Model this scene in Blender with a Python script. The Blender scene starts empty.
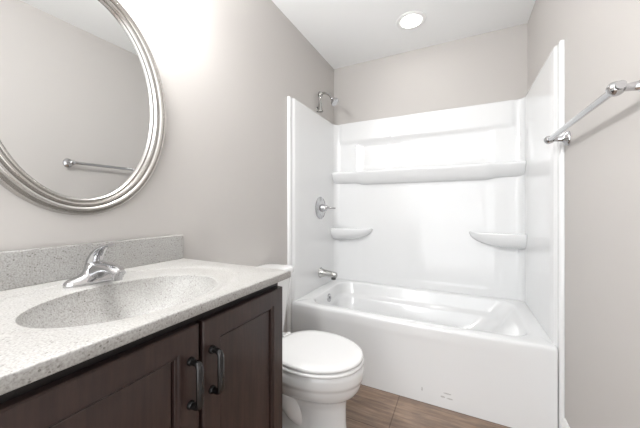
import bpy, bmesh, math
from mathutils import Vector
C = bpy.context
COL = C.scene.collection
PI = math.pi

# ------------------------------------------------------------------ camera
CAM_H, F_PX, YAW, HORIZON = 1.1063, 281.66, 0.4611, 208.41
cam_data = bpy.data.cameras.new('camera')
cam = bpy.data.objects.new('camera', cam_data)
COL.objects.link(cam)
cam.location = (0, 0, CAM_H)
cam.rotation_euler = (PI / 2, 0, YAW)
cam_data.sensor_width = 36
cam_data.lens = F_PX / 640 * 36
cam_data.shift_y = (HORIZON - 214) / 640
cam_data.clip_start = 0.02
C.scene.camera = cam

# ------------------------------------------------------------------ light
# daylight from outside, through the unseen enlarged doorway behind the camera
DAY, BULB, CAN, EXPO, FILL = 3.1, 325.0, 26.0, -0.13, 14.0
world = bpy.data.worlds.new('world')
C.scene.world = world
world.use_nodes = True
bg = world.node_tree.nodes['Background']
bg.inputs[0].default_value = (0.965, 0.985, 1.0, 1)
bg.inputs[1].default_value = DAY
fill = bpy.data.lights.new('added_fill_light', 'AREA')     # unseen fill light added behind the camera to brighten the right wall
fill.shape = 'DISK'; fill.size = 0.45; fill.energy = FILL; fill.color = (0.98, 0.99, 1.0)
fill_o = bpy.data.objects.new('added_fill_light', fill)
COL.objects.link(fill_o)
fill_o.location = (-0.80, -1.0, 2.0)
fill_o.rotation_euler = Vector((0.95, 2.0, -0.75)).to_track_quat('-Z', 'Y').to_euler()
vs = C.scene.view_settings
vs.view_transform = 'Standard'
vs.look = 'None'
vs.gamma = 1
vs.use_curve_mapping = False
vs.exposure = EXPO

# ------------------------------------------------------------------ room numbers
XL, XR, YB, YF, ZC = -1.0864, 0.4372, 2.490, -0.55, 2.4456
TUB_Y, RIM = 1.694, 0.444

# ------------------------------------------------------------------ materials
def new_mat(name, color, rough=0.5, metal=0.0, coat=0.0, spec=0.5):
    m = bpy.data.materials.new(name)
    m.use_nodes = True
    b = m.node_tree.nodes['Principled BSDF']
    b.inputs['Base Color'].default_value = (*color, 1)
    b.inputs['Roughness'].default_value = rough
    b.inputs['Metallic'].default_value = metal
    b.inputs['Coat Weight'].default_value = coat
    b.inputs['Coat Roughness'].default_value = 0.05
    b.inputs['Specular IOR Level'].default_value = spec
    return m

def nodes_of(m):
    nt = m.node_tree
    return nt, nt.nodes, nt.links, nt.nodes['Principled BSDF']

def coords(m, scale=(1, 1, 1), loc=(0, 0, 0), rot=(0, 0, 0), kind='Object'):
    nt, N, L, b = nodes_of(m)
    tc = N.new('ShaderNodeTexCoord')
    mp = N.new('ShaderNodeMapping')
    mp.inputs['Scale'].default_value = scale
    mp.inputs['Location'].default_value = loc
    mp.inputs['Rotation'].default_value = rot
    L.new(tc.outputs[kind], mp.inputs['Vector'])
    return mp.outputs[0]

def noise(m, vec, scale, detail=3, rough=0.5):
    nt, N, L, b = nodes_of(m)
    n = N.new('ShaderNodeTexNoise')
    n.inputs['Scale'].default_value = scale
    n.inputs['Detail'].default_value = detail
    n.inputs['Roughness'].default_value = rough
    L.new(vec, n.inputs['Vector'])
    return n.outputs['Fac']

def ramp(m, fac, stops):
    nt, N, L, b = nodes_of(m)
    r = N.new('ShaderNodeValToRGB')
    els = r.color_ramp.elements
    while len(els) < len(stops):
        els.new(0.5)
    for e, (p, c) in zip(els, stops):
        e.position = p
        e.color = (*c, 1)
    L.new(fac, r.inputs[0])
    return r.outputs[0]

def mix(m, fac, a, b_, mode='MIX'):
    nt, N, L, b = nodes_of(m)
    x = N.new('ShaderNodeMix')
    x.data_type = 'RGBA'
    x.blend_type = mode
    for sock, v in ((x.inputs[0], fac), (x.inputs[6], a), (x.inputs[7], b_)):
        if isinstance(v, (int, float)):
            sock.default_value = v
        elif isinstance(v, tuple):
            sock.default_value = (*v, 1)
        else:
            L.new(v, sock)
    return x.outputs[2]

def bump(m, h, strength, dist=0.01):
    nt, N, L, b = nodes_of(m)
    bp = N.new('ShaderNodeBump')
    bp.inputs['Strength'].default_value = strength
    bp.inputs['Distance'].default_value = dist
    L.new(h, bp.inputs['Height'])
    L.new(bp.outputs[0], b.inputs['Normal'])

def paint(name, col, rough, amount=0.15):
    m = new_mat(name, col, rough)
    v = coords(m)
    f = noise(m, v, 220, 4)
    bump(m, f, amount, 0.0006)
    return m

M = {}
M['wall'] = paint('greige_wall_paint', (0.52, 0.497, 0.477), 0.6)
M['ceiling'] = paint('white_ceiling_paint', (0.90, 0.905, 0.905), 0.8)
M['trim'] = new_mat('white_trim_paint', (0.82, 0.82, 0.81), 0.3)
M['acrylic'] = new_mat('white_gloss_acrylic', (0.775, 0.78, 0.785), 0.16, coat=0.4)
M['porcelain'] = new_mat('white_porcelain', (0.78, 0.78, 0.78), 0.08, coat=0.6)
M['seat_plastic'] = new_mat('white_seat_plastic', (0.80, 0.80, 0.80), 0.2)
M['chrome'] = new_mat('chrome', (0.56, 0.56, 0.57), 0.08, 1.0)
M['nickel'] = new_mat('polished_nickel', (0.50, 0.495, 0.48), 0.16, 1.0)
M['mirror'] = new_mat('mirror_glass', (0.69, 0.695, 0.69), 0.0, 1.0)
M['dark_plastic'] = new_mat('dark_grey_plastic', (0.05, 0.05, 0.05), 0.5)
M['bronze'] = new_mat('dark_satin_metal', (0.055, 0.054, 0.055), 0.2, 0.9)
M['drain'] = new_mat('chrome_drain', (0.55, 0.55, 0.55), 0.25, 1.0)
M['door_paint'] = new_mat('white_door_paint', (0.8, 0.8, 0.79), 0.4)

# acrylic apron with its few little scuff marks
m = new_mat('white_gloss_apron', (0.775, 0.78, 0.785), 0.16, coat=0.4)
nt, N, L, b = nodes_of(m)
tc = N.new('ShaderNodeTexCoord')
total = None
for (sx, sz, rx, rz) in ((0.136, 0.075, 0.0035, 0.012), (0.268, 0.085, 0.020, 0.004), (0.245, 0.062, 0.012, 0.005), (0.280, 0.060, 0.016, 0.004)):
    mp = N.new('ShaderNodeMapping')
    mp.inputs['Location'].default_value = (-sx / rx, 0, -sz / rz)
    mp.inputs['Scale'].default_value = (1 / rx, 0, 1 / rz)
    L.new(tc.outputs['Object'], mp.inputs[0])
    ln = N.new('ShaderNodeVectorMath'); ln.operation = 'LENGTH'
    L.new(mp.outputs[0], ln.inputs[0])
    lt = N.new('ShaderNodeMath'); lt.operation = 'LESS_THAN'
    L.new(ln.outputs['Value'], lt.inputs[0]); lt.inputs[1].default_value = 1
    if total is None:
        total = lt.outputs[0]
    else:
        ad = N.new('ShaderNodeMath'); ad.operation = 'ADD'; ad.use_clamp = True
        L.new(total, ad.inputs[0]); L.new(lt.outputs[0], ad.inputs[1]); total = ad.outputs[0]
spk = noise(m, tc.outputs['Object'], 260, 2)
mu = N.new('ShaderNodeMath'); mu.operation = 'MULTIPLY'
L.new(total, mu.inputs[0]); L.new(spk, mu.inputs[1])
L.new(mix(m, mu.outputs[0], (0.775, 0.78, 0.785), (0.30, 0.29, 0.28)), b.inputs['Base Color'])
M['apron'] = m

# speckled cultured marble
m = new_mat('speckled_grey_cultured_marble', (0.5, 0.5, 0.49), 0.42)
nt, N, L, b = nodes_of(m)
v = coords(m)
f1 = noise(m, v, 250, 4, 0.6)
c1 = ramp(m, f1, [(0.32, (0.25, 0.243, 0.23)), (0.46, (0.355, 0.348, 0.335)), (0.60, (0.425, 0.42, 0.41)), (0.74, (0.49, 0.49, 0.485))])
vo = N.new('ShaderNodeTexVoronoi')
vo.inputs['Scale'].default_value = 190
L.new(v, vo.inputs['Vector'])
pick = ramp(m, vo.outputs['Color'], [(0.0, (0, 0, 0)), (0.80, (0, 0, 0)), (0.82, (1, 1, 1)), (1.0, (1, 1, 1))])
dot = ramp(m, vo.outputs['Distance'], [(0.0, (1, 1, 1)), (0.30, (1, 1, 1)), (0.42, (0, 0, 0)), (1, (0, 0, 0))])
both = mix(m, 1.0, mix(m, 1.0, pick, dot, 'MULTIPLY'), (0.8, 0.8, 0.8), 'MULTIPLY')
c2 = mix(m, both, c1, (0.15, 0.14, 0.125))
f3 = noise(m, v, 18, 3)
c3 = ramp(m, f3, [(0.3, (0.94, 0.93, 0.92)), (0.7, (1, 1, 1))])
L.new(mix(m, 1.0, c2, c3, 'MULTIPLY'), b.inputs['Base Color'])
M['marble'] = m

# espresso stained wood, grain running up
def wood(name, dark, light, stretch):
    m = new_mat(name, dark, 0.36, coat=0.12)
    nt, N, L, b = nodes_of(m)
    v = coords(m, stretch)
    f = noise(m, v, 5, 6, 0.65)
    L.new(ramp(m, f, [(0.3, dark), (0.7, light)]), b.inputs['Base Color'])
    bump(m, f, 0.12, 0.002)
    return m
M['wood'] = wood('espresso_stained_wood', (0.018, 0.0095, 0.0085), (0.043, 0.023, 0.019), (14, 14, 1.2))
M['wood_shade'] = wood('espresso_box_painted_shade', (0.006, 0.0045, 0.0045), (0.011, 0.008, 0.0075), (14, 14, 1.2))  # box wood blackened so the shade around the doors is in its colour

# brown wood-look floor tile
m = new_mat('brown_wood_look_tile', (0.2, 0.15, 0.11), 0.38)
nt, N, L, b = nodes_of(m)
v = coords(m, loc=(0.32, 0.10, 0))
br = N.new('ShaderNodeTexBrick')
br.offset = 0.5
br.inputs['Scale'].default_value = 1
br.inputs['Brick Width'].default_value = 0.6
br.inputs['Row Height'].default_value = 0.3
br.inputs['Mortar Size'].default_value = 0.003
br.inputs['Mortar Smooth'].default_value = 0.3
br.inputs['Color1'].default_value = (0.90, 0.90, 0.90, 1)
br.inputs['Color2'].default_value = (1.1, 1.08, 1.06, 1)
br.inputs['Mortar'].default_value = (0.55, 0.5, 0.46, 1)
L.new(v, br.inputs['Vector'])
vg = coords(m, (2.2, 22, 1))
g1 = noise(m, vg, 2.4, 7, 0.62)
g2 = noise(m, coords(m, (3, 5, 1)), 3, 4, 0.6)
ca = ramp(m, g1, [(0.30, (0.17, 0.115, 0.085)), (0.5, (0.25, 0.18, 0.135)), (0.70, (0.36, 0.27, 0.21))])
cb = ramp(m, g2, [(0.35, (0.80, 0.80, 0.82)), (0.65, (1.08, 1.04, 1.0))])
L.new(mix(m, 1.0, mix(m, 1.0, ca, cb, 'MULTIPLY'), br.outputs['Color'], 'MULTIPLY'), b.inputs['Base Color'])
bump(m, g1, 0.15, 0.003)
M['floor'] = m

# brushed silver frame
m = new_mat('silver_frame', (0.50, 0.485, 0.465), 0.26, 0.95)
M['silver'] = m

def emission(name, col, strength):
    m = bpy.data.materials.new(name)
    m.use_nodes = True
    nt = m.node_tree
    nt.nodes.remove(nt.nodes['Principled BSDF'])
    e = nt.nodes.new('ShaderNodeEmission')
    e.inputs[0].default_value = (*col, 1)
    e.inputs[1].default_value = strength
    nt.links.new(e.outputs[0], nt.nodes['Material Output'].inputs[0])
    return m
M['bulb'] = emission('lit_frosted_bulb', (0.99, 0.985, 0.975), BULB)
M['can_lens'] = emission('lit_ceiling_lens', (1.0, 0.98, 0.95), CAN)

# ------------------------------------------------------------------ mesh helpers
class MB:
    def __init__(s):
        s.v, s.f = [], []
    def add(s, vs, fs):
        o = len(s.v)
        s.v += [tuple(p) for p in vs]
        s.f += [tuple(i + o for i in f) for f in fs]
    def loft(s, rings, closed=True, cap0=False, cap1=False):
        n = len(rings[0]); vs = [p for r in rings for p in r]; fs = []
        for k in range(len(rings) - 1):
            for i in range(n if closed else n - 1):
                j = (i + 1) % n
                fs.append((k * n + i, k * n + j, (k + 1) * n + j, (k + 1) * n + i))
        if cap0: fs.append(tuple(range(n))[::-1])
        if cap1: fs.append(tuple((len(rings) - 1) * n + i for i in range(n)))
        s.add(vs, fs)
    def box(s, x0, x1, y0, y1, z0, z1):
        s.add([(x0, y0, z0), (x1, y0, z0), (x1, y1, z0), (x0, y1, z0), (x0, y0, z1), (x1, y0, z1), (x1, y1, z1), (x0, y1, z1)],
              [(0, 3, 2, 1), (4, 5, 6, 7), (0, 1, 5, 4), (1, 2, 6, 5), (2, 3, 7, 6), (3, 0, 4, 7)])
    def tube(s, path, radii, n=16, flat=1.0, side=None):
        """swept round (or flattened) section; flat scales the side axis"""
        P = [Vector(p) for p in path]
        if isinstance(radii, (int, float)): radii = [radii] * len(P)
        rings = []
        ref = Vector(side) if side else None
        for i, p in enumerate(P):
            t = (P[min(i + 1, len(P) - 1)] - P[max(i - 1, 0)]).normalized()
            if ref is None:
                ref = t.orthogonal().normalized()
            u = (ref - t * ref.dot(t)).normalized(); w = t.cross(u)
            if side is None: ref = u
            r = radii[i]
            ru, rw = (r if isinstance(r, tuple) else (r * flat, r))
            rings.append([p + u * ru * math.cos(a) + w * rw * math.sin(a) for a in [2 * PI * k / n for k in range(n)]])
        s.loft(rings, True, True, True)
    def lathe(s, profile, origin=(0, 0, 0), axis='Z', n=40, sx=1.0, sy=1.0):
        o = Vector(origin); rings = []
        for r, h in profile:
            ring = []
            for k in range(n):
                a = 2 * PI * k / n; p, q = r * sx * math.cos(a), r * sy * math.sin(a)
                ring.append(o + {'Z': Vector((p, q, h)), 'X': Vector((h, p, q)), '-X': Vector((-h, -p, q)), 'Y': Vector((q, h, p))}[axis])
            rings.append(ring)
        s.loft(rings, True, profile[0][0] > 1e-6, profile[-1][0] > 1e-6)
    def ball(s, c, rx, ry=None, rz=None, n=24):
        ry = ry or rx; rz = rz or rx; rings = []
        for i in range(1, 12):
            t = PI * i / 12
            rings.append([(c[0] + rx * math.sin(t) * math.cos(a), c[1] + ry * math.sin(t) * math.sin(a), c[2] - rz * math.cos(t)) for a in [2 * PI * k / n for k in range(n)]])
        s.loft(rings, True, True, True)
    def build(s, name, mat, parent=None, bevel=0, smooth=True, angle=40, segs=3):
        me = bpy.data.meshes.new(name)
        me.from_pydata(s.v, [], s.f)
        bm = bmesh.new(); bm.from_mesh(me)
        bmesh.ops.remove_doubles(bm, verts=bm.verts, dist=1e-6)
        bmesh.ops.recalc_face_normals(bm, faces=bm.faces)
        bm.to_mesh(me); bm.free()
        if parent is not None:
            off = parent.matrix_basis.translation
            for vv in me.vertices: vv.co -= off
        me.materials.append(mat)
        o = bpy.data.objects.new(name, me)
        COL.objects.link(o)
        if parent is not None: o.parent = parent
        if smooth:
            for p in me.polygons: p.use_smooth = True
            me.set_sharp_from_angle(angle=math.radians(angle))
        if bevel:
            md = o.modifiers.new('bevel', 'BEVEL'); md.width = bevel; md.segments = segs
            md.limit_method = 'ANGLE'; md.angle_limit = math.radians(35)
            wn = o.modifiers.new('normals', 'WEIGHTED_NORMAL'); wn.keep_sharp = True
        return o

def thing(name, label, cat, loc=(0, 0, 0), group=None):
    o = bpy.data.objects.new(name, None)
    o.empty_display_size = 0.05
    COL.objects.link(o)
    o.location = loc
    o.matrix_basis.translation = Vector(loc)
    o['label'] = label; o['category'] = cat
    if group: o['group'] = group
    return o

def structure(name, mb, mat, **k):
    o = mb.build(name, mat, None, **k)
    o['kind'] = 'structure'
    return o

def sub(name, mb, mat, parent, root, **k):
    """a sub-part: the part's mesh is already local to the root's origin"""
    off = Vector(root.location)
    mb.v = [tuple(Vector(p) - off) for p in mb.v]
    o = mb.build(name, mat, None, **k)
    o.parent = parent
    return o

def rrect(x0, x1, y0, y1, r, z, nc=8, ns=10):
    pts = []
    cs = [(x1 - r, y0 + r, -PI / 2), (x1 - r, y1 - r, 0), (x0 + r, y1 - r, PI / 2), (x0 + r, y0 + r, PI)]
    for k, (cx, cy, a0) in enumerate(cs):
        arc = [(cx + r * math.cos(a0 + PI / 2 * i / nc), cy + r * math.sin(a0 + PI / 2 * i / nc), z) for i in range(nc + 1)]
        pts += arc
        nx, ny, na = cs[(k + 1) % 4]
        nxt = (nx + r * math.cos(na), ny + r * math.sin(na), z)
        for i in range(1, ns):
            t = i / ns
            pts.append((arc[-1][0] * (1 - t) + nxt[0] * t, arc[-1][1] * (1 - t) + nxt[1] * t, z))
    return pts

def sstep(a, b_, x):
    t = max(0.0, min(1.0, (x - a) / (b_ - a))) if a != b_ else float(x > a)
    return t * t * (3 - 2 * t)

# ------------------------------------------------------------------ room shell
T = 0.12
b = MB(); b.box(XL - T, XR + T, YF - T - 0.3, YB + T, -0.1, 0.0); structure('floor', b, M['floor'], smooth=False)
b = MB(); b.box(XL - T, XR + T, YF - T, YB + T, ZC, ZC + 0.1); structure('ceiling', b, M['ceiling'], smooth=False)
b = MB(); b.box(XL - T, XL, YF, YB, 0, ZC); structure('wall_left', b, M['wall'], smooth=False)
b = MB(); b.box(XR, XR + T, YF, YB, 0, ZC); structure('wall_right', b, M['wall'], smooth=False)
b = MB(); b.box(XL - T, XR + T, YB, YB + T, 0, ZC); structure('wall_back', b, M['wall'], smooth=False)
DX0, DX1, DZ = -0.95, 0.36, 2.30        # unseen doorway behind the camera, enlarged to let in more light
b = MB()
b.box(XL - T, DX0, YF - T, YF, 0, ZC)
b.box(DX1, XR + T, YF - T, YF, 0, ZC)
b.box(DX0, DX1, YF - T, YF, DZ, ZC)
structure('wall_front', b, M['wall'], smooth=False)
b = MB()
b.box(DX0 - 0.06, DX0, YF, YF + 0.018, 0, DZ + 0.06)
b.box(DX1, DX1 + 0.06, YF, YF + 0.018, 0, DZ + 0.06)
b.box(DX0, DX1, YF, YF + 0.018, DZ, DZ + 0.06)
structure('trim_1', b, M['trim'], bevel=0.004)

def baseboard(name, p0, p1, nrm, h=0.135):
    prof = [(0, 0), (0.014, 0), (0.014, h - 0.03), (0.011, h - 0.018), (0.008, h - 0.006), (0.004, h), (0, h)]
    b = MB()
    rings = [[(p[0] + nrm[0] * d, p[1] + nrm[1] * d, z) for d, z in prof] for p in (p0, p1)]
    b.loft(rings, True, True, True)
    return structure(name, b, M['trim'])
baseboard('baseboard_right', (XR, YF), (XR, 1.675), (-1, 0))
baseboard('baseboard_left', (XL, 0.83), (XL, 1.665), (1, 0))

# ------------------------------------------------------------------ tub surround
SZ1 = 1.893
sur = thing('tub_surround', 'glossy white moulded three-sided shower surround with ledges above the tub', 'shower surround', (XL, TUB_Y, RIM))
def surround_path():
    """plan path with tags: (x, y, weight-of-back-features)"""
    P = []
    yl, yr = 1.668, 1.680
    P += [(XL + .001, yl), (XL + .012, yl), (XL + .017, yl + .004), (XL + .019, yl + .028), (XL + .0165, yl + .036), (XL + .0175, yl + .044), (XL + .026, yl + .054), (XL + .028, yl + .066)]
    xi = XL + .028; y = yl + .066
    yc = 2.405
    for i in range(1, 10): P.append((xi, y + (yc - y) * i / 9))
    r = 0.05
    for i in range(1, 13):
        a = PI - PI / 2 * i / 12
        P.append((xi + r + r * math.cos(a), yc + r * math.sin(a)))
    xa, xb = xi + r, (XR - .028) - r
    for i in range(1, 121): P.append((xa + (xb - xa) * i / 120, yc + r))
    for i in range(1, 9):
        a = PI / 2 - PI / 2 * i / 8
        P.append((xb + r * math.cos(a), yc + r * math.sin(a)))
    xj = XR - .028; yq = yr + .066
    for i in range(1, 10): P.append((xj, yc + (yq - yc) * i / 9))
    P += [(XR - .026, yr + .054), (XR - .0175, yr + .044), (XR - .0165, yr + .036), (XR - .019, yr + .028), (XR - .017, yr + .004), (XR - .012, yr), (XR - .001, yr)]
    return P
SP = surround_path()
BACK_Y = 2.455
def back_off(x, z):
    """+ is deeper into the wall"""
    w = sstep(-1.02, -0.985, x) * (1 - sstep(0.335, 0.37, x))
    d = -0.013 * w * sstep(1.690, 1.735, z)
    up = sstep(1.44, 1.45, z) * (1 - sstep(1.660, 1.72, z))
    ends = sstep(-0.85, -0.78, x) * (1 - sstep(0.17, 0.24, x))
    d += 0.012 * up * ends
    low = (1 - sstep(1.30, 1.33, z)) * sstep(0.49, 0.52, z)
    d += 0.003 * low * ends
    return d
zs = [RIM + .001, .47, .49, .50, .51, .52, .55, .7, .9, 1.1, 1.28, 1.30, 1.31, 1.32, 1.33, 1.40, 1.44, 1.445, 1.45, 1.5, 1.6, 1.65, 1.66, 1.67, 1.68]
zs += [1.685 + .005 * i for i in range(1, 12)] + [1.76, 1.83, SZ1 - .012, SZ1 - .004]
rings = []
for z in zs:
    rings.append([(x, y + (back_off(x, z) if y > 2.40 else 0), z) for x, y in SP])
def toward_wall(k):
    out = []
    for x, y in SP:
        yy = y + (back_off(x, SZ1 - .01) if y > 2.40 else 0)
        # push outwards to the wall behind
        tx = XL + .001 if x < XL + .08 and y < 2.43 else (XR - .001 if x > XR - .08 and y < 2.43 else x)
        ty = YB - .001 if y > 2.43 else yy
        out.append((x + (tx - x) * k, yy + (ty - yy) * k, SZ1))
    return out
rings += [toward_wall(.08), toward_wall(1.0)]
b = MB(); b.loft(rings, False)
b.build('wall_panel', M['acrylic'], sur, angle=60)
# long ledge
b = MB(); rings = []
for i in range(81):
    t = i / 80; x = XL + .030 + (XR - XL - .060) * t
    e = sstep(-0.86, -0.77, x) * (1 - sstep(0.17, 0.26, x))     # deeper belly in the middle
    th = 0.100 + 0.014 * e
    yf = 2.368 - 0.012 * e
    back = BACK_Y + 0.03
    sec = [(back, 1.442), (yf + .020, 1.440), (yf + .008, 1.438), (yf + .002, 1.433), (yf, 1.425), (yf + .004, 1.413), (yf + .016, 1.400 - th * .10),
           (yf + .034, 1.412 - th * .45), (yf + .054, 1.428 - th * .80), (yf + .075, 1.438 - th), (back, 1.436 - th - .004)]
    rings.append([(x, yy, zz) for yy, zz in sec])
b.loft(rings, True, True, True)
b.build('ledge', M['acrylic'], sur, angle=50)
# two corner soap shelves
def corner_shelf(xc, sgn, a, bb, label):
    b = MB(); cc = 0.100; zt = 0.928; n = 28; rings = []
    yc = BACK_Y + .012
    def ring(k, z):
        out = []
        for i in range(n + 1):
            th = PI / 2 * i / n
            ex = 0.74
            out.append((xc + sgn * a * k * max(0, math.cos(th)) ** ex, yc - bb * k * max(0, math.sin(th)) ** ex, z))
        out.append((xc, yc, z))
        return out
    for f in [0.3, .45, .62, .76, .86, .93, .97]:
        rings.append(ring(f, zt - .012 - cc * (1 - f ** 3) ** .62))
    rings += [ring(1.0, zt - .010), ring(1.0, zt - .003), ring(.985, zt), ring(.95, zt), ring(.93, zt - .004), ring(.2, zt - .006)]
    b.loft(rings, True, True, True)
    o = b.build('corner_shelf', M['acrylic'], sur, angle=45)
    o['label'] = label
corner_shelf(XL + .029, 1, 0.36, 0.125, 'corner soap shelf by the taps')
corner_shelf(XR - .029, -1, 0.345, 0.125, 'corner soap shelf at the towel bar side')
# flange strips beside the tub down to the floor
FLANGES = []
for seg in (SP[:8], SP[-8:]):
    b = MB(); b.loft([[(x, y, z) for x, y in seg] for z in (0.001, RIM + .001)], False)
    FLANGES.append(b)

# ------------------------------------------------------------------ bathtub
tub = thing('bathtub', 'white alcove bathtub with plain apron along the back wall', 'bathtub', (-0.33, 2.08, 0))
TX0, TX1, TY1 = XL + .022, XR - .022, 2.468
def bow(x, amt=0.014):
    t = (x - (TX0 + TX1) / 2) / ((TX1 - TX0) / 2)
    return -amt * (1 - t * t)
def fr(x0, x1, y0, y1, r, z, bw=0.0):
    return [(x, y + (bow(x, bw) if y < y0 + .02 else 0), zz) for x, y, zz in rrect(x0, x1, y0, y1, r, z)]
b = MB()
rings = [fr(TX0, TX1, TUB_Y + .004, TY1, .004, RIM - .012, .014), fr(TX0, TX1, TUB_Y + .006, TY1, .006, RIM - .004, .014), fr(TX0, TX1, TUB_Y + .013, TY1, .01, RIM, .014),
         fr(-.975, .345, 1.762, 2.405, .11, RIM, .012), fr(-.967, .335, 1.770, 2.398, .11, RIM - .003, .012), fr(-.962, .326, 1.775, 2.393, .11, RIM - .012, .012),
         fr(-.955, .275, 1.784, 2.383, .12, .36, .008), fr(-.950, .262, 1.790, 2.374, .12, .345), fr(-.945, .254, 1.796, 2.352, .12, .336), fr(-.940, .240, 1.802, 2.342, .12, .32),
         fr(-.925, .08, 1.83, 2.31, .12, .17), fr(-.915, .02, 1.85, 2.29, .12, .12), fr(-.88, -.06, 1.89, 2.25, .10, .095), fr(-.8, -.15, 1.97, 2.17, .05, .088)]
b.loft(rings, True, False, True)
b.build('basin', M['acrylic'], tub, angle=60)
b = MB(); rows = []
zz = [0.001, .05, .12, .2, .28, .34, .36, .368, .376, .384, .40, .42, RIM - .012, RIM - .004]
for z in zz:
    row = []
    for i in range(61):
        x = TX0 + (TX1 - TX0) * i / 60
        k = sstep(.15, RIM, z)
        y = TUB_Y + .004 + bow(x) * k
        if z >= RIM - .004: y += .003
        y += .003 * (1 - sstep(.34, .39, z)) * sstep(TX0 + .02, TX0 + .04, x) * (1 - sstep(TX1 - .045, TX1 - .02, x))
        row.append((x, y, z))
    rows.append(row)
b.loft(rows, False)
b.loft([rows[0], [(x, y + .03, z) for x, y, z in rows[0]]], False)
b.build('apron', M['apron'], tub, angle=60)
b = MB()
b.lathe([(0.0001, .010), (.018, .010), (.030, .008), (.036, .004), (.037, 0)], (-.958, 2.09, .375), 'X', 32)
for fb in FLANGES: fb.build('flange', M['acrylic'], tub, angle=60)
op = b.build('overflow_plate', M['chrome'], tub)
b = MB(); b.box(-.948, -.936, 2.084, 2.096, .372, .392); sub('overflow_lever', b, M['chrome'], op, tub, bevel=.003)
b = MB(); b.lathe([(.0001, .004), (.02, .004), (.034, .002), (.036, 0)], (-.80, 2.07, .0885), 'Z', 32)
b.build('drain', M['drain'], tub)

# ------------------------------------------------------------------ tub and shower fittings
xw = XL + .029
vl = thing('shower_valve', 'chrome round shower valve with lever on the surround side wall', 'shower valve', (xw, 2.134, 1.11))
b = MB(); b.lathe([(.094, 0), (.094, .004), (.090, .008), (.078, .010), (.074, .014), (.050, .017), (.036, .019), (.0001, .019)], (xw, 2.134, 1.11), 'X', 48)
b.build('escutcheon', M['chrome'], vl)
b = MB(); b.lathe([(.034, .014), (.033, .03), (.026, .055), (.017, .068), (.0001, .070)], (xw, 2.134, 1.11), 'X', 32)
b.tube([(xw + .055, 2.137, 1.111), (xw + .075, 2.15, 1.112), (xw + .095, 2.165, 1.11), (xw + .115, 2.18, 1.108)], [.011, .009, .0075, .006], 14)
b.ball((xw + .115, 2.18, 1.108), .0065)
b.build('lever_handle', M['chrome'], vl)

sp = thing('tub_spout', 'chrome tub spout on the surround wall just above the tub rim', 'tub spout', (xw, 2.134, .565))
b = MB()
rings = []
for dx, ry, rz, dz in [(0, .040, .042, 0), (.004, .041, .043, 0), (.014, .035, .037, 0), (.035, .030, .031, -.002), (.07, .028, .028, -.004), (.105, .027, .026, -.006), (.138, .026, .025, -.008), (.148, .023, .022, -.009), (.152, .013, .013, -.010)]:
    rings.append([(xw + dx, 2.134 + ry * math.cos(a), .565 + dz + rz * math.sin(a)) for a in [2 * PI * k / 28 for k in range(28)]])
b.loft(rings, True, True, True)
b.build('spout_body', M['nickel'], sp)
b = MB(); b.lathe([(.019, 0), (.020, .028), (.017, .028)], (xw + .122, 2.134, .520), 'Z', 24)
b.build('spout_outlet', M['dark_plastic'], sp)

sh = thing('wall_shower', 'chrome shower head on a curved arm high on the left wall', 'shower head', (XL, 2.134, 2.07))
b = MB(); b.lathe([(.026, -.040), (.026, -.034), (.022, -.026), (.016, .010), (.0105, .045), (.0095, .05)], (XL + .028, 2.134, 1.965), 'Z', 28)
b.lathe([(.024, .0005), (.024, .006), (.014, .012), (.012, .028)], (XL, 2.134, 1.945), 'X', 24)
b.build('wall_flange', M['nickel'], sh)
b = MB(); b.tube([(XL + .028, 2.134, 1.99), (XL + .028, 2.134, 2.045), (XL + .029, 2.134, 2.062)], [.0085, .009, .014], 16)
b.ball((XL + .030, 2.134, 2.070), .022, .022, .026)
b.build('riser', M['nickel'], sh)
arm = [(XL + .035, 2.134, 2.074), (XL + .06, 2.134, 2.076), (XL + .085, 2.134, 2.070), (XL + .108, 2.134, 2.055), (XL + .122, 2.134, 2.038), (XL + .132, 2.134, 2.022)]
b = MB(); b.tube(arm, .0105, 16); b.build('arm', M['nickel'], sh)
b = MB()
d = Vector((.62, 0, -.78)); p0 = Vector(arm[-1]); rings = []
u = Vector((0, 1, 0)); w = d.cross(u)
for k, r in [(-.004, .010), (.006, .013), (.012, .013), (.018, .011), (.026, .020), (.040, .033), (.052, .036), (.058, .035), (.060, .028)]:
    rings.append([p0 + d * k + u * r * math.cos(a) + w * r * math.sin(a) for a in [2 * PI * i / 28 for i in range(28)]])
b.loft(rings, True, True, True)
b.build('spray_head', M['chrome'], sh)

# ------------------------------------------------------------------ vanity cabinet
VY0, VY1, VX1 = 0.125, 0.810, -0.565
va = thing('vanity_cabinet', 'dark espresso two-door vanity cabinet under the speckled top', 'vanity cabinet', (-0.82, .467, 0))
b = MB()
b.box(XL + .004, VX1 - .02, VY0, VY0 + .018, 0.10, 0.866)
b.box(XL + .004, VX1 - .02, VY1 - .018, VY1, 0.10, 0.866)
b.box(XL + .004, VX1 - .02, VY0 + .018, VY1 - .018, 0.10, 0.118)
b.box(XL + .004, XL + .016, VY0 + .018, VY1 - .018, 0.118, 0.74)
b.box(VX1 - .02, VX1, VY0, VY0 + .04, 0.10, 0.866)
b.box(VX1 - .02, VX1, VY1 - .04, VY1, 0.10, 0.866)
b.box(VX1 - .02, VX1, VY0 + .04, VY1 - .04, 0.82, 0.866)
b.box(VX1 - .02, VX1, VY0 + .04, VY1 - .04, 0.10, 0.14)
b.box(VX1 - .02, VX1, .445, .490, 0.14, 0.82)
b.box(XL + .004, VX1 - .06, VY0 + .01, VY1 - .01, 0.001, 0.10)
b.build('body', M['wood_shade'], va, bevel=0.002)
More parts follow.
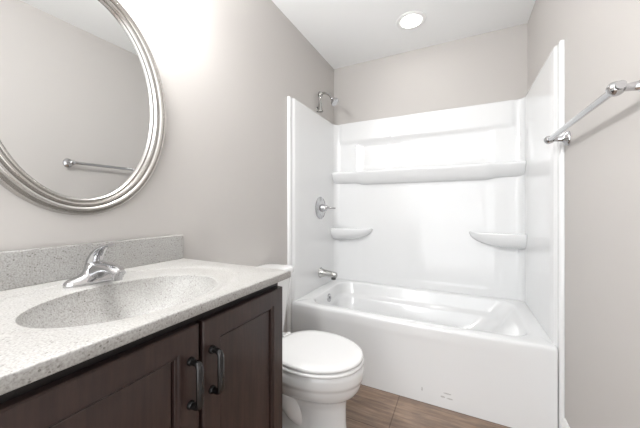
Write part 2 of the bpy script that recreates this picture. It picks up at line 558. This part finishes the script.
def vanity_door(y0, y1, z0, z1, hy, label):
    xb, xf = VX1 + .001, VX1 + .021
    b = MB()
    def R(i, x): return [(x, y0 + i, z0 + i), (x, y1 - i, z0 + i), (x, y1 - i, z1 - i), (x, y0 + i, z1 - i)]
    s = 0.050
    rings = [R(0, xb), R(0, xf - .003), R(.003, xf), R(s, xf), R(s + .0012, xf - .005), R(s + .0020, xf - .006), R(s + .0080, xf - .006), R(s + .0090, xf - .007), R(s + .0095, xf - .0185), R(s + .0125, xf - .0185), R(s + .0130, xf - .0125), R(s + .0150, xf - .0115), R(s + .05, xf - .0115)]
    b.loft(rings, True, True, True)
    dr = b.build('door', M['wood'], va, angle=25)
    dr['label'] = label
    # bow pull
    z0h, z1h = .664, .762
    p = []
    for k in range(7):
        a = PI / 2 * k / 6; p.append((xf + .031 - .012 * (1 - math.sin(a)), hy, z0h + .012 * (1 - math.cos(a))))
    path = [(xf - .001, hy, z0h)] + p + [(xf + .031, hy, (z0h + z1h) / 2)] + [(x, y, z0h + z1h - z) for x, y, z in p[::-1]] + [(xf - .001, hy, z1h)]
    rad = []
    for x, y, z in path:
        k = 1 - abs(z - (z0h + z1h) / 2) / ((z1h - z0h) / 2)
        rad.append((.0078 + .0018 * min(1, k * 3), .0062))
    h = MB(); h.tube(path, rad, 16, side=(0, 1, 0))
    for z in (z0h, z1h):
        h.lathe([(.0098, 0), (.0098, .004), (.008, .008), (.0001, .008)], (xf, hy, z), 'X', 20)
    sub('handle', h, M['bronze'], dr, va)
vanity_door(.1265, .4630, .115, .838, .4385, 'cabinet door nearer the camera')
vanity_door(.4745, .8085, .115, .838, .4990, 'cabinet door nearer the toilet')

# ------------------------------------------------------------------ vanity top with integral bowl
TOP = .892
vt = thing('countertop', 'speckled grey cultured-marble vanity top with integral oval sink', 'countertop', (-0.80, .467, TOP))
CX0, CX1, CY0, CY1 = XL + .001, -.523, .108, .826
sx, sy, ax, ay = -.742, .437, .166, .214
lx, ly, bx_, by_ = -.790, .455, .238, .298
def rect_hit(cx, cy, dx, dy, i):
    x0, x1, y0, y1 = CX0 + (0 if i == 0 else 0), CX1 - i, CY0 + i, CY1 - i
    ts = []
    if dx > 1e-9: ts.append((x1 - cx) / dx)
    if dx < -1e-9: ts.append((x0 - cx) / dx)
    if dy > 1e-9: ts.append((y1 - cy) / dy)
    if dy < -1e-9: ts.append((y0 - cy) / dy)
    t = min(ts)
    return (cx + dx * t, cy + dy * t)
angs = sorted(set([2 * PI * k / 128 for k in range(128)] + [math.atan2(y - ly, x - lx) % (2 * PI) for x in (CX0, CX1) for y in (CY0, CY1)]))
def ell(cx, cy, a, c_, z): return [(cx + a * math.cos(t), cy + c_ * math.sin(t), z) for t in angs]
# lip ellipse by polar direction so that corners stay corners
def lip(k, z):
    out = []
    for t in angs:
        r = 1 / math.sqrt((math.cos(t) / bx_) ** 2 + (math.sin(t) / by_) ** 2)
        out.append((lx + k * r * math.cos(t), ly + k * r * math.sin(t), z))
    return out
def rect(i, z):
    return [(*rect_hit(lx, ly, math.cos(t), math.sin(t), i), z) for t in angs]
b = MB()
D = .128
rings = []
for k in [.05, .15, .3, .45, .58, .70, .80, .88, .93, .965, .985]:
    rings.append(ell(sx - .01 * (1 - k), sy, ax * k, ay * k, TOP - .006 - D * (1 - k ** 2.6) ** .8))
rings += [ell(sx, sy, ax * 1.0, ay * 1.0, TOP - .0058), ell(sx, sy, ax * 1.02, ay * 1.02, TOP - .0042)]
e0 = ell(sx, sy, ax * 1.06, ay * 1.06, TOP - .0036); l0 = lip(.955, TOP - .0034)
for t in (0, .25, .5, .75, 1): rings.append([tuple(p * (1 - t) + q * t for p, q in zip(A, B)) for A, B in zip(e0, l0)])
rings += [lip(.975, TOP - .0022), lip(1.0, TOP - .0004), lip(1.02, TOP)]
rings += [rect(.004, TOP), rect(.0017, TOP - .0008), rect(.0004, TOP - .0025), rect(0, TOP - .005), rect(0, TOP - .022), rect(.002, TOP - .0242), rect(.03, TOP - .025)]
b.loft(rings, True, True, False)
b.build('counter_slab', M['marble'], vt, angle=50)
b = MB(); b.box(CX0, CX0 + .021, CY0, CY1, TOP - .001, .9935)
b.build('backsplash', M['marble'], vt, bevel=.004)
b = MB(); b.lathe([(.0001, .004), (.012, .004), (.02, .002), (.022, 0)], (sx - .01, sy, TOP - .006 - D + .001), 'Z', 28)
b.build('sink_drain', M['drain'], vt)

# ------------------------------------------------------------------ faucet
FX, FY = -.968, .452
fa = thing('faucet', 'chrome single-lever faucet behind the oval sink', 'faucet', (FX, FY, TOP))
b = MB(); rings = []
def stad(hx, hy, z, cx=FX):
    out = []
    for k in range(40):
        a = 2 * PI * k / 40; ca, sa = math.cos(a), math.sin(a)
        out.append((cx + hx * math.copysign(abs(ca) ** .9, ca), FY + hy * math.copysign(abs(sa) ** .75, sa), z))
    return out
for hx, hy, z in [(.029, .076, -.0032), (.029, .076, .004), (.028, .074, .009), (.025, .066, .015), (.023, .045, .021), (.0225, .033, .028), (.022, .028, .040), (.021, .025, .050), (.015, .018, .056)]:
    rings.append(stad(hx, hy, TOP + z))
b.loft(rings, True, True, True)
b.build('base', M['chrome'], fa, angle=50)
b = MB()
path = [(FX - .005, FY, TOP + .024), (FX + .025, FY, TOP + .034), (FX + .055, FY, TOP + .042), (FX + .085, FY, TOP + .044), (FX + .108, FY, TOP + .040), (FX + .122, FY, TOP + .033)]
b.tube(path, [(.027, .026), (.025, .022), (.022, .017), (.020, .0135), (.019, .012), (.017, .011)], 24, side=(0, 1, 0))
sb = b.build('spout', M['chrome'], fa, angle=50)
b = MB(); b.lathe([(.012, 0), (.0125, .014), (.0125, .022)], (FX + .113, FY, TOP + .014), 'Z', 24)
sub('aerator', b, M['chrome'], sb, fa)
b = MB()
path = [(FX - .010, FY, TOP + .045), (FX - .004, FY, TOP + .062), (FX + .010, FY, TOP + .081), (FX + .032, FY, TOP + .097), (FX + .060, FY, TOP + .108), (FX + .085, FY, TOP + .112)]
b.tube(path, [(.022, .020), (.021, .0175), (.0185, .0125), (.017, .0085), (.0155, .0065), (.012, .0048)], 24, side=(0, 1, 0))
b.build('lever', M['chrome'], fa, angle=50)

# ------------------------------------------------------------------ mirror
MY, MZ = .466, 1.470
mr = thing('wall_mirror', 'oval wall mirror in a ridged silver frame above the vanity', 'mirror', (XL, MY, MZ))
def ering(a, c_, dx, n=128): return [(XL + dx, MY + a * math.cos(2 * PI * k / n), MZ + c_ * math.sin(2 * PI * k / n)) for k in range(n)]
AO, CO, AI, CI = .281, .386, .216, .332
prof = [(0, .001), (0, .012), (.03, .020), (.09, .024), (.15, .022), (.19, .018), (.23, .020), (.28, .029), (.36, .034), (.44, .033), (.50, .027), (.54, .024), (.58, .027), (.64, .030), (.72, .029), (.77, .023), (.81, .020), (.85, .022), (.91, .023), (.96, .020), (1.0, .014), (1.0, .010)]
b = MB()
b.loft([ering(AO + (AI - AO) * t, CO + (CI - CO) * t, d) for t, d in prof], True)
b.build('frame', M['silver'], mr, angle=50)
b = MB(); b.loft([ering(AI + .004, CI + .004, .004), ering(AI + .004, CI + .004, .012)], True, True, True)
gl = b.build('mirror_glass', M['mirror'], mr, smooth=False)
gl.rotation_euler = (0, .006, -.006)     # hung a hair out of true

# ------------------------------------------------------------------ vanity light above the mirror
LZ = 2.09
vl_ = thing('vanity_light', 'three-globe vanity light bar on the wall above the mirror', 'wall light', (XL, MY, LZ))
b = MB(); b.box(XL + .001, XL + .022, MY - .20, MY + .20, LZ - .045, LZ + .045); b.build('back_plate', M['nickel'], vl_, bevel=.008)
for k in (-1, 0, 1):
    y = MY + k * .14
    b = MB(); b.lathe([(.022, .02), (.022, .075), (.03, .09)], (XL, y, LZ), 'X', 24); b.build('socket', M['nickel'], vl_)
    b = MB(); b.ball((XL + .105, y, LZ), .040); b.build('globe', M['bulb'], vl_)

# ------------------------------------------------------------------ recessed ceiling light
RX, RY = -.312, 2.088
cl = thing('ceiling_light', 'round recessed ceiling light glowing white above the tub', 'ceiling light', (RX, RY, ZC))
b = MB(); b.lathe([(.101, -.0005), (.100, -.004), (.092, -.007), (.076, -.007), (.070, -.004), (.066, -.002)], (RX, RY, ZC), 'Z', 56); b.build('trim_ring', M['trim'], cl)
b = MB(); b.lathe([(.0001, -.014), (.045, -.013), (.062, -.009), (.0675, -.003)], (RX, RY, ZC), 'Z', 48); b.build('lens', M['can_lens'], cl)

# ------------------------------------------------------------------ toilet
TYC = 1.205
to = thing('toilet', 'white two-piece toilet with closed lid between vanity and tub', 'toilet', (-.72, TYC, 0))
def egg(xb, xf, hw, z, n=56, p=2.3, mid=.46):
    """plan outline, squarer at the back, round at the front"""
    xm = xb + (xf - xb) * mid; out = []
    for k in range(n):
        a = 2 * PI * k / n; ca, sa = math.cos(a), math.sin(a)
        if ca >= 0: x = xm + (xf - xm) * ca; y = hw * sa
        else:
            e = 2 / p; x = xm - (xm - xb) * abs(ca) ** e; y = hw * math.copysign(abs(sa) ** e, sa)
        out.append((x, TYC + y, z))
    return out
b = MB()
rings = [egg(-.90, -.440, .112, .001), egg(-.90, -.440, .112, .014), egg(-.89, -.452, .100, .024), egg(-.885, -.462, .088, .05), egg(-.88, -.468, .081, .13),
         egg(-.88, -.468, .080, .19), egg(-.88, -.466, .084, .215), egg(-.88, -.458, .098, .236), egg(-.88, -.438, .128, .256), egg(-.88, -.416, .150, .276), egg(-.88, -.402, .164, .300), egg(-.88, -.397, .170, .322),
         egg(-.88, -.396, .171, .332), egg(-.88, -.390, .176, .337), egg(-.88, -.388, .179, .350), egg(-.88, -.386, .181, .375), egg(-.88, -.387, .180, .388), egg(-.88, -.394, .174, .396),
         egg(-.86, -.42, .15, .397)]
b.loft(rings, True, True, True)
# deck carrying the tank
rings = [rrect(-1.06, -.80, TYC - w, TYC + w, .03, z) for w, z in ((.10, .20), (.125, .27), (.15, .33), (.16, .37), (.16, .388), (.155, .394))]
b.loft(rings, True, True, True)
b.build('bowl', M['porcelain'], to, angle=45)
# trapway bulge on each side
for sgn in (-1, 1):
    b = MB()
    y = TYC + sgn * .062
    b.tube([(-.66, y - sgn * .02, .10), (-.695, y, .15), (-.735, y + sgn * .012, .215), (-.78, y + sgn * .018, .235), (-.825, y + sgn * .018, .19), (-.85, y + sgn * .018, .12), (-.86, y + sgn * .012, .03)],
           [.035, .045, .052, .054, .052, .05, .048], 20)
    b.build('trapway', M['porcelain'], to, angle=60)
    b = MB(); b.lathe([(.017, 0), (.016, .012), (.010, .020), (.0001, .022)], (-.72, TYC + sgn * .137, .013), 'Z', 20)
    b.box(-.76, -.68, TYC + sgn * .105 - .012, TYC + sgn * .145 + .012 * 0 + .004, .001, .014)
    b.build('bolt_cap', M['porcelain'], to, angle=50)
b = MB()
rings = [egg(-.83, -.392, .183, .400), egg(-.83, -.388, .187, .404), egg(-.83, -.388, .187, .411), egg(-.83, -.393, .183, .4155), egg(-.8, -.44, .14, .4155)]
b.loft(rings, True, True, True); b.build('seat', M['seat_plastic'], to, angle=60)
b = MB()
rings = [egg(-.825, -.400, .177, .4180), egg(-.826, -.392, .184, .4215), egg(-.826, -.391, .185, .429), egg(-.825, -.394, .182, .4345), egg(-.822, -.402, .175, .438), egg(-.80, -.44, .14, .4405), egg(-.72, -.52, .07, .442)]
b.loft(rings, True, True, True); b.build('lid', M['seat_plastic'], to, angle=60)
for sgn in (-1, 1):
    b = MB(); b.lathe([(.016, -.028), (.017, -.024), (.017, .024), (.016, .028)], (-.838, TYC + sgn * .075, .414), 'Y', 20)
    b.build('hinge', M['seat_plastic'], to)
b = MB()
rings = [rrect(-1.072, -.905, TYC - w, TYC + w, .045, z) for w, z in ((.165, .394), (.176, .402))]
for k in range(7):
    t = k / 6; w = .180 + .042 * t; xf = -.900 + .018 * t
    rings.append(rrect(-1.075, xf, TYC - w, TYC + w, .05, .41 + .321 * t))
b.loft(rings, True, True, True); b.build('tank', M['porcelain'], to, angle=50)
b = MB()
def lidring(i, z): return rrect(-1.080 + i, -.868 - i, TYC - .236 + i, TYC + .236 - i, .055, z)
b.loft([lidring(.008, .732), lidring(.001, .734), lidring(0, .740), lidring(0, .757), lidring(.004, .765), lidring(.012, .769), lidring(.05, .771)], True, True, True)
b.build('tank_lid', M['porcelain'], to, angle=50)
b = MB(); b.lathe([(.013, 0), (.013, .008), (.009, .012), (.0001, .013)], (-.883, TYC - .15, .695), 'X', 20)
b.tube([(-.872, TYC - .15, .695), (-.868, TYC - .115, .691), (-.867, TYC - .075, .683)], [.006, .0055, .007], 12)
b.build('flush_lever', M['chrome'], to)

# ------------------------------------------------------------------ towel bar
tb = thing('towel_bar', 'chrome towel bar with ball ends on the right wall', 'towel bar', (XR, 1.319, 1.421))
BX, BZ = XR - .070, 1.421
Y0, Y1 = 1.010, 1.628
b = MB(); b.tube([(BX, Y0, BZ), (BX, Y1, BZ)], .0105, 20); b.build('bar', M['chrome'], tb)
for y in (Y0, Y1):
    b = MB()
    b.lathe([(.029, .0005), (.029, .005), (.026, .010), (.017, .016), (.011, .026), (.0085, .050), (.010, .060), (.0105, .064)], (XR, y, BZ), '-X', 28, 1.0, 1.15)
    b.ball((BX, y, BZ), .0195)
    b.lathe([(.0105, 0), (.0105, .01), (.008, .015), (.0001, .017)], (BX, y + (.014 if y > 1.3 else -.031), BZ), 'Y', 18)
    b.build('post', M['chrome'], tb)
